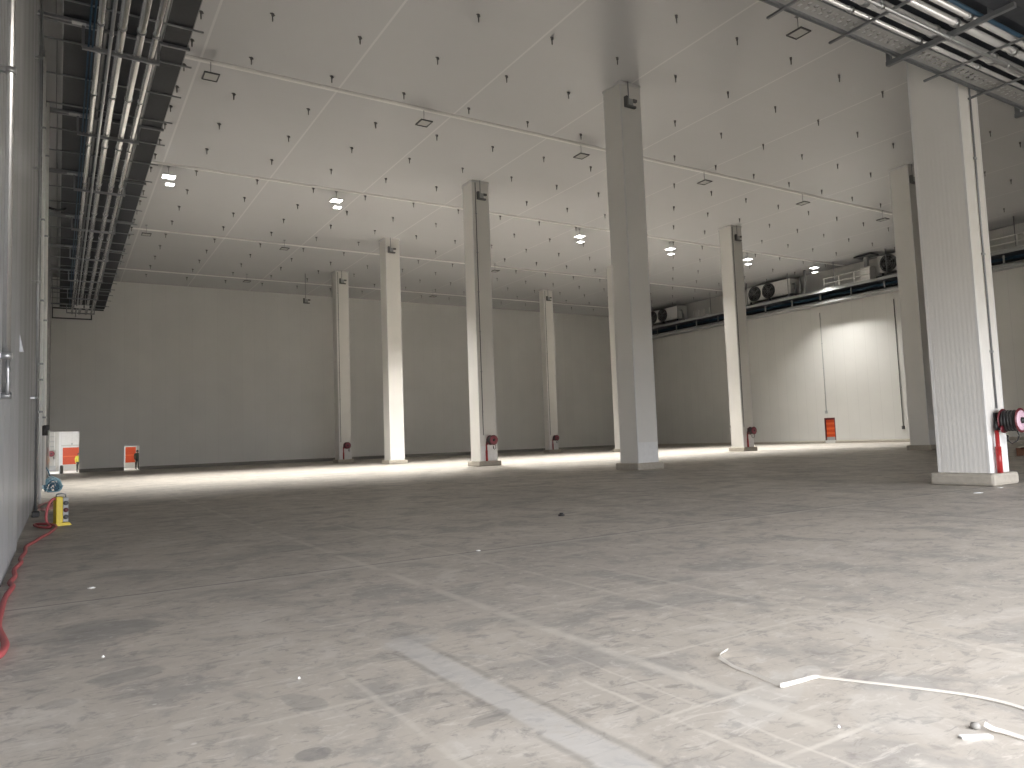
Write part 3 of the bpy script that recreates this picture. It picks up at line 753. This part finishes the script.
# people beyond the openings
def person(loc, rz, label, top, legs, h=1.74):
    s = h/1.74
    V = [(0, 0, .93, .15), (0, 0, 1.12, .145), (0, .0, 1.32, .17), (0, 0, 1.46, .09), (0, -.01, 1.53, .062), (0, -.015, 1.60, .088), (0, -.015, 1.69, .082),
         (-.20, 0, 1.42, .065), (-.26, .02, 1.15, .048), (-.25, -.10, .93, .040), (-.25, -.16, .84, .036),
         (.20, 0, 1.42, .065), (.26, .02, 1.15, .048), (.25, -.10, .93, .040), (.25, -.16, .84, .036),
         (-.10, 0, .84, .105), (-.11, -.01, .48, .072), (-.11, .03, .09, .048), (-.12, -.13, .04, .042),
         (.10, 0, .84, .105), (.11, -.01, .48, .072), (.11, .03, .09, .048), (.12, -.13, .04, .042)]
    E = [(0, 1), (1, 2), (2, 3), (3, 4), (4, 5), (5, 6), (2, 7), (7, 8), (8, 9), (9, 10), (2, 11), (11, 12), (12, 13), (13, 14), (0, 15), (15, 16), (16, 17), (17, 18), (0, 19), (19, 20), (20, 21), (21, 22)]
    me = bpy.data.meshes.new('person'); me.from_pydata([Vector(v[:3])*s for v in V], E, [])
    o = bpy.data.objects.new('person', me); COL.objects.link(o)
    o.modifiers.new('skin', 'SKIN'); sd = o.modifiers.new('sub', 'SUBSURF'); sd.levels = 2; sd.render_levels = 2
    for sv, v in zip(me.skin_vertices[0].data, V): sv.radius = (v[3]*s, v[3]*s); sv.use_root = False
    me.skin_vertices[0].data[0].use_root = True
    dg = bpy.context.evaluated_depsgraph_get(); dg.update()
    m2 = bpy.data.meshes.new_from_object(o.evaluated_get(dg)); o.modifiers.clear(); o.data = m2
    for m in (M['skin'], top, legs, M['black']): m2.materials.append(m)
    for p in m2.polygons:
        c = p.center/s; p.use_smooth = True
        p.material_index = 0 if c.z > 1.49 or (abs(c.x) > .17 and c.z < .90 and c.z > .7) else 3 if c.z < .13 else 2 if c.z < .95 and abs(c.x) < .2 else 1
    o.location = loc; o.rotation_euler = (0, 0, rz)
    tag(o, label, 'person')
    hd = MB(); hd.lathe([(.02, 1.745), (.06, 1.735), (.095, 1.69), (.100, 1.64), (.095, 1.60)], (0, .0, 0), 'Z', 14)
    hr = hd.build('hair', M['black'], o); hr.scale = (s, s, s)
    for xx in (-.03, .03):
        MB().lathe([(.003, -.108), (.012, -.104), (.012, -.095)], (xx, 0, 1.635), 'Y', 8).build('eye', M['black'], o).scale = (s, s, s)
    MB().prism([(-.012, 1.59), (.012, 1.59), (.005, 1.63), (-.005, 1.63)], 'Y', -.125, -.09).build('nose', M['skin'], o).scale = (s, s, s)
    for sx in (-1, 1):
        hb = MB()
        hb.box(sx*.25-.018, sx*.25+.018, -.215, -.145, .73, .83, bev=.012)
        for q in range(4): hb.sweep([(sx*.25, -.205+.017*q, .74), (sx*.245, -.205+.017*q, .70), (sx*.235, -.2+.017*q, .665+.008*(q in (0, 3)))], .008, 6)
        hb.sweep([(sx*.24, -.215, .79), (sx*.235, -.24, .75), (sx*.23, -.242, .72)], .009, 6)
        hb.build('hand', M['skin'], o).scale = (s, s, s)
    return o
person((6.28, YF+1.2, 0), .3, 'person in dark clothing standing at the right side of the smaller far opening', M['green'], M['cloth'], 1.80)
person((1.60, YF+1.5, 0), .2, 'person in a yellow safety vest half hidden at the larger far opening', M['hivis'], M['cloth'], 1.72)

# ------------------------------------------------------------------ left wall fittings
def wall_pipe(label, x, y, z0, z1, r, mat, brk, cap=True):
    t = thing('wall_pipe', label, 'pipe', (x, y, 0), 0, 'pipes on the left wall')
    MB().tube((0, 0, z0), (0, 0, z1), r, 16).build('pipe_run', mat, t)
    for z in brk:
        MB().tube((0, 0, z-.03), (0, 0, z+.03), r+.018, 16).box(XL-x, 0, -.03, .03, z-.025, z+.025).build('bracket', M['galv'], t)
    return t
t = wall_pipe('beige vertical pipe at the left picture edge ending above head height', -.46, 9.15, 2.12, ZC-2.9, .036, M['pipem'], (2.14, 2.55, 5.6, 8.6))
MB().sweep([(.02, -.1, 2.5), (.02, -.12, 2.38), (.02, -.06, 2.28), (.02, -.1, 2.14)], .018, 8).build('drain_hose', M['galv'], t)
wall_pipe('grey vertical pipe nearest the edge of the left wall, reaching the floor', -.47, 22.3, .14, ZC-2.7, .03, M['galv'], (3, 6, 9, 12))
wall_pipe('slim white pipe, left of the pair down the left wall', -.46, 27.2, .06, ZC-2.7, .042, M['pvc'], (2.9, 3.9, 4.4, 6.4, 9, 12))
t = wall_pipe('white pipe with black valve, right of the pair down the left wall', -.42, 31.2, .5, ZC-2.7, .058, M['pvc'], (2.9, 6.4, 9.5, 12.5))
MB().tube((0, 0, 2.25), (0, 0, 2.6), .12, 12).box(-.02, .16, -.1, .1, 2.45, 2.62).build('valve', M['black'], t)
o = MB().box(-.54, -.38, 22.05, 22.35, 0, .14, bev=.02).build('rubber_foot', M['black']); tag(o, 'black foot block under the grey pipe at the left wall', 'block')
o = MB().prism([(XL+.013, 3.3), (XL+.09, 3.3), (XL+.013, 3.7)], 'Y', 15.0, 15.05).build('wall_bracket', M['galv']); tag(o, 'small triangular bracket on the left wall right of the beige pipe', 'bracket')

# blue hose heap
t = thing('blue_hose', 'blue hose heaped in a coil on the floor by the left wall', 'hose', (-.15, 37.0, 0))
b = MB()
for k in range(20):
    rr = .31-.25*((k*7) % 20)/20; yo = (k-9.5)*.034; ph = random.uniform(0, 6.28); cx = random.uniform(-.05, .05)
    pts = []
    for j in range(26):
        a = 2*PI*j/26
        pts.append((cx+rr*math.cos(a)*(1.15 if math.sin(a) < 0 else .95), yo+.07*math.sin(2*a+ph), max(.026, rr+.0+rr*math.sin(a)*(1.05 if math.sin(a) > 0 else 1.0)+.03*math.sin(3*a+ph))))
    b.sweep(pts, .018, 7, mi=1 if k % 3 == 0 else 0, closed=True)
b.build('coil', [M['hoseb'], M['hosebl']], t)
MB().sweep([(-.12, -.2, .70), (-.18, -.3, .9), (-.26, -.35, 1.05), (-.3, -.33, .9), (-.3, -.3, .5), (-.28, -.4, .05)], .024, 7).build('loose_end', M['hoseb'], t)

# pink cable
def smooth(pts, n=6):
    out = []; P = [Vector(p) for p in pts]
    for i in range(len(P)-1):
        a, b_, c, d = P[max(i-1, 0)], P[i], P[i+1], P[min(i+2, len(P)-1)]
        for k in range(n):
            t_ = k/n
            out.append(.5*((2*b_)+(c-a)*t_+(2*a-5*b_+4*c-d)*t_*t_+(3*b_-a-3*c+d)*t_**3))
    out.append(P[-1]); return out
o = MB().sweep(smooth([(-.42, 24.5, .04), (-.2, 25.6, .04), (0, 26.6, .16), (.08, 27.8, .2), (-.1, 28.2, .1), (-.35, 27.2, .05), (-.46, 25.8, .05), (-.3, 24.2, .04), (-.05, 24.8, .08), (.06, 26.2, .1), (-.15, 27.0, .08)]), .033, 8).build('pink_cable', M['hosep'])
tag(o, 'pale pink cable lying in loops between the blue hose and the yellow box', 'cable')
# red hose along the wall
rh = [(.02, 18.93, .55), (-.08, 18.9, .58), (-.16, 18.85, .45), (-.20, 18.8, .2), (-.16, 18.75, .06), (-.12, 18.3, .03), (-.30, 18.6, .03), (-.42, 19.3, .03), (-.25, 19.0, .06), (-.02, 18.6, .03), (-.10, 17.2, .03), (-.26, 16.1, .03), (-.33, 15.5, .03), (-.43, 14.8, .03),
      (-.42, 13.9, .03), (-.45, 13.1, .03), (-.42, 12.4, .05), (-.47, 11.8, .04), (-.44, 11.2, .03), (-.47, 10.7, .03), (-.42, 10.2, .05), (-.46, 9.6, .03), (-.45, 8.6, .03), (-.43, 8.0, .03), (-.37, 7.5, .03), (-.34, 7.2, .04), (-.335, 6.95, .05), (-.36, 6.75, .05), (-.44, 6.65, .04), (-.46, 6.9, .03), (-.48, 7.2, .08), (-.50, 7.35, .03), (-.5, 6.4, .03), (-.47, 5.0, .03)]
o = MB().sweep(smooth(rh), .028, 8).build('red_hose', M['hose']); tag(o, 'long red hose snaking along the foot of the left wall', 'hose')
# yellow power box
t = thing('power_box', 'yellow power distribution box standing on the floor by the left wall', 'power box', (.08, 19.0, 0), .25)
MB().box(-.13, .0, -.12, .12, .05, .62, bev=.015).build('yellow_side', M['yellow'], t)
MB().box(.0, .11, -.115, .115, .07, .60, bev=.012).build('socket_panel', M['grey'], t)['label'] = 'grey socket panel'
for z in (.18, .33, .48): MB().lathe([(.012, -.155), (.045, -.15), (.05, -.115), (.01, -.115)], (.055, 0, z), 'Y', 14).build('socket', M['redd'] if z == .33 else M['dark'], t)
MB().prism([(-.16, 0), (.16, 0), (.12, .06), (-.14, .06)], 'Y', -.16, .16).build('base', M['yellow'], t)
MB().sweep([(-.1, 0, .62), (-.1, 0, .67), (.0, 0, .69), (.08, 0, .66), (.08, 0, .6)], .014, 7).build('handle', M['strut'], t)

# wooden pallet beyond the near column
t = thing('wooden_pallet', 'brown wooden pallet on the floor at the right edge behind the near column', 'pallet', (36.0, 15.1, 0))
for k in range(6): MB().box(-.6, .6, -.8+.29*k, -.8+.29*k+.16, .30, .34).build('deck_board', M['wood'], t)
for xx in (-.52, 0, .52): MB().box(xx-.07, xx+.07, -.8, .8, .04, .30).build('bearer', M['wood'], t)
for k in range(3): MB().box(-.6, .6, -.8+.72*k, -.8+.72*k+.16, 0, .04).build('bottom_board', M['wood'], t)
o = MB().box(34.2, 34.9, 17.0, 17.6, 0, .5, bev=.02).build('white_carton', M['paper']); tag(o, 'white carton on the floor beside the wooden pallet', 'carton')

# ------------------------------------------------------------------ strap and litter on the floor
def ribbon(pts, wdt, th=.002):
    b = MB(); P = [Vector(p[:3]) for p in pts]; R = []
    for i, p in enumerate(P):
        tdir = (P[min(i+1, len(P)-1)]-P[max(i-1, 0)]).normalized()
        side = Vector((0, 0, 1)).cross(tdir).normalized(); a = pts[i][3]
        wv = side*math.cos(a)+Vector((0, 0, 1))*math.sin(a); nv = tdir.cross(wv)
        q = p+Vector((0, 0, abs(math.sin(a))*wdt/2+.002))
        R.append([b.bm.verts.new(q+wv*wdt/2*s1+nv*th*s2) for s1, s2 in ((-1, -1), (1, -1), (1, 1), (-1, 1))])
    for A, B in zip(R, R[1:]):
        for k in range(4): b.bm.faces.new((A[k], A[(k+1) % 4], B[(k+1) % 4], B[k]))
    b.bm.faces.new(R[0]); b.bm.faces.new(list(reversed(R[-1])))
    return b
def sm4(pts, n=7):
    s3 = smooth([p[:3] for p in pts], n); out = []
    for i, q in enumerate(s3):
        k = min(i//n, len(pts)-2); f = i/n-k; out.append((*q, pts[k][3]*(1-f)+pts[k+1][3]*f))
    return out
W1 = [(3.885, 3.63, .012, .9), (3.75, 3.58, .012, .6), (3.715, 3.50, .006, .35), (3.675, 3.38, .004, .25), (3.65, 3.20, .004, .5), (3.61, 2.99, .004, .7), (3.62, 2.965, .004, .7), (3.76, 2.955, .006, .45), (3.90, 2.955, .004, .3), (3.935, 2.92, .003, .15), (4.04, 2.74, .003, .10), (4.18, 2.49, .003, .10), (4.29, 2.23, .004, .15), (4.30, 2.0, .003, .2), (4.2, 1.6, .003, .2)]
o = ribbon(sm4(W1), .026).build('packing_strap', M['strap']); tag(o, 'long off-white strap lying bent on the concrete in the right foreground', 'strap')
W2 = [(3.87, 1.985, .02, .6), (3.875, 1.95, .010, .4), (3.89, 1.91, .006, .35), (3.89, 1.82, .004, .25), (3.86, 1.6, .004, .2)]
o = ribbon(sm4(W2), .028).build('packing_strap', M['strap']); tag(o, 'short off-white strap running out of the bottom right of the picture', 'strap')
o = MB().box(-.075, .075, -.018, .018, .001, .012, bev=.004).build('paper_scrap', M['paper'], loc=(3.745, 1.965, 0)); o.rotation_euler = (0, 0, -.55); tag(o, 'white strip of paper beside the short strap end, bottom right', 'scrap', 'litter on the floor')
o = MB().lathe([(.004, .03), (.02, .026), (.024, .008), (.014, .002)], (3.855, 2.02, 0), 'Z', 10).build('buckle', M['kerbd']); tag(o, 'small dark buckle at the tip of the short strap, bottom right', 'buckle')
def scrap(x, y, s, mat, label, h=.012):
    b = MB(); v = []
    for k in range(7):
        a = 2*PI*k/7; r = s*random.uniform(.6, 1.1); v.append((r*math.cos(a), r*math.sin(a)))
    b.prism(v, 'Z', .001, h*.5); b.prism([(p[0]*.6, p[1]*.6) for p in v], 'Z', h*.5, h)
    o = b.build('litter', mat, loc=(x, y, 0)); tag(o, label, 'scrap', 'litter on the floor')
scrap(8.28, 11.75, .07, M['black'], 'small dark lump on the floor left of the middle of the hall', .06)
scrap(16.76, 8.34, .10, M['paper'], 'white scrap on the floor in front of the near column kerb')
scrap(18.3, 8.62, .07, M['paper'], 'white scrap close against the near column kerb, front corner')
scrap(4.91, 8.98, .035, M['paper'], 'white scrap lying on the dark floor joint in mid picture')
scrap(.34, 9.75, .05, M['paper'], 'pale scrap on the dim floor near the left wall')
scrap(1.35, 4.95, .012, M['paper'], 'tiny white scrap in the left foreground, furthest back')
scrap(.3, 6.4, .016, M['paper'], 'tiny white scrap beside the dark stain at left')
scrap(3.35, 2.42, .007, M['paper'], 'tiny white scrap at the bottom edge near the strap')

# ------------------------------------------------------------------ light
wd = bpy.data.worlds.new('sky'); S.world = wd; wd.use_nodes = True
bg = wd.node_tree.nodes['Background']; bg.inputs[0].default_value = (.985, .99, 1.035, 1); bg.inputs[1].default_value = 9.2
pl = bpy.data.lights.new('daylight_opening', 'AREA'); pl.shape = 'RECTANGLE'; pl.size = OPX1-OPX0; pl.size_y = OPH; pl.cycles.is_portal = True
po = bpy.data.objects.new('daylight_opening', pl); COL.objects.link(po); po.location = ((OPX0+OPX1)/2, YB-.1, OPH/2); po.rotation_euler = (-PI/2, 0, PI)
# corridor lamp
t = thing('corridor_light', 'long lit strip light under the corridor ceiling beyond the far wall', 'ceiling light', (3.5, 81.5, 4.87))
MB().box(-4.5, 4.5, -.12, .12, 0, .1).build('housing', M['grey'], t); MB().box(-4.4, 4.4, -.1, .1, -.04, 0).build('lens', M['corrlamp'], t)
cl = bpy.data.lights.new('corridor_beam', 'AREA'); cl.shape = 'RECTANGLE'; cl.size = 9; cl.size_y = .3; cl.energy = 190; cl.color = (1, .95, .87)
co = bpy.data.objects.new('corridor_beam', cl); COL.objects.link(co); co.location = (3.5, 81.5, 4.8)

# ------------------------------------------------------------------ camera
f = 736.5456807910565
R = Matrix(((0.8514418633060361, 0.008476246859727069, 0.5243804979679528), (-0.5231818731616945, 0.08319102153099509, 0.8481509190772892), (-0.0364346127324824, -0.9964975700802298, 0.07526693709213593)))
cam = bpy.data.cameras.new('camera'); cam.sensor_width = 36; cam.lens = f/1024*36; cam.clip_end = 400
co = bpy.data.objects.new('camera', cam); COL.objects.link(co)
mw = Matrix.Identity(4)
for i in range(3):
    mw[i][0] = R[i][0]; mw[i][1] = -R[i][1]; mw[i][2] = -R[i][2]
mw[0][3], mw[1][3], mw[2][3] = 0, 0, 1.5
co.matrix_world = mw; S.camera = co
def project(p):
    c = R.transposed() @ (Vector(p)-Vector((0, 0, 1.5)))
    if c.z <= .1: return None
    return 512+f*c.x/c.z, 384+f*c.y/c.z

# ------------------------------------------------------------------ ceiling hanger bolts, only those the view shows
bpy.context.view_layer.update()
dg = bpy.context.evaluated_depsgraph_get()
def seen(p):
    q = project(p)
    if q is None or not (-2 < q[0] < 1026 and -2 < q[1] < 770): return False
    o = Vector((0, 0, 1.5)); d = Vector(p)-o; L = d.length
    hit = S.ray_cast(dg, o, d.normalized(), distance=L-.05)
    return not hit[0]
def bolt_proto():
    b = MB(); b.box(-.10, .10, -.03, .03, ZC-.05, ZC-.02).box(-.05, .05, -.05, .05, ZC-.02, ZC)
    b.tube((0, 0, ZC-.05), (0, 0, ZC-.30), .022, 8).tube((0, 0, ZC-.10), (0, 0, ZC-.06), .045, 6)
    return b
bp_ = bolt_proto().build('ceiling_bolt', M['bolt'])
first = True
rows = []
for m in range(-2, 16):
    y = 19.22+3.47*m
    xs = [3.2+3.317*k for k in range(1, 19)]
    vis = [x for x in xs if seen((x, y, ZC-.18))]
    if vis: rows.append((y, vis))
for ri, (y, vis) in enumerate(rows):
    for xi, x in enumerate(vis):
        if first: o = bp_; first = False
        else: o = bp_.copy(); COL.objects.link(o)
        o.location = (x, y, 0); o.rotation_euler = (0, 0, .55)
        tag(o, 'dark ceiling bolt, %s from the left in the %s row from the front' % (nth(xi+1), nth(ri+1)), 'bolt', 'bolts hanging from the ceiling')
edge = [27.2+2.1*k for k in range(-3, 20)]
edge = [y for y in edge if seen((4.25, y, ZC-.18))]
for i, y in enumerate(edge):
    o = bp_.copy(); COL.objects.link(o); o.location = (4.25, y, 0); o.rotation_euler = (0, 0, .55)
    tag(o, 'dark ceiling bolt close along the edge of the left trays, %s from the front' % nth(i+1), 'bolt', 'bolts along the left trays')

# ------------------------------------------------------------------ view
S.view_settings.view_transform = 'Standard'; S.view_settings.look = 'None'; S.view_settings.gamma = 1; S.view_settings.exposure = .50
S.view_settings.use_curve_mapping = False
S.cycles.max_bounces = 10; S.cycles.diffuse_bounces = 6; S.cycles.glossy_bounces = 4; S.cycles.sample_clamp_indirect = 8
S.cycles.use_denoising = True
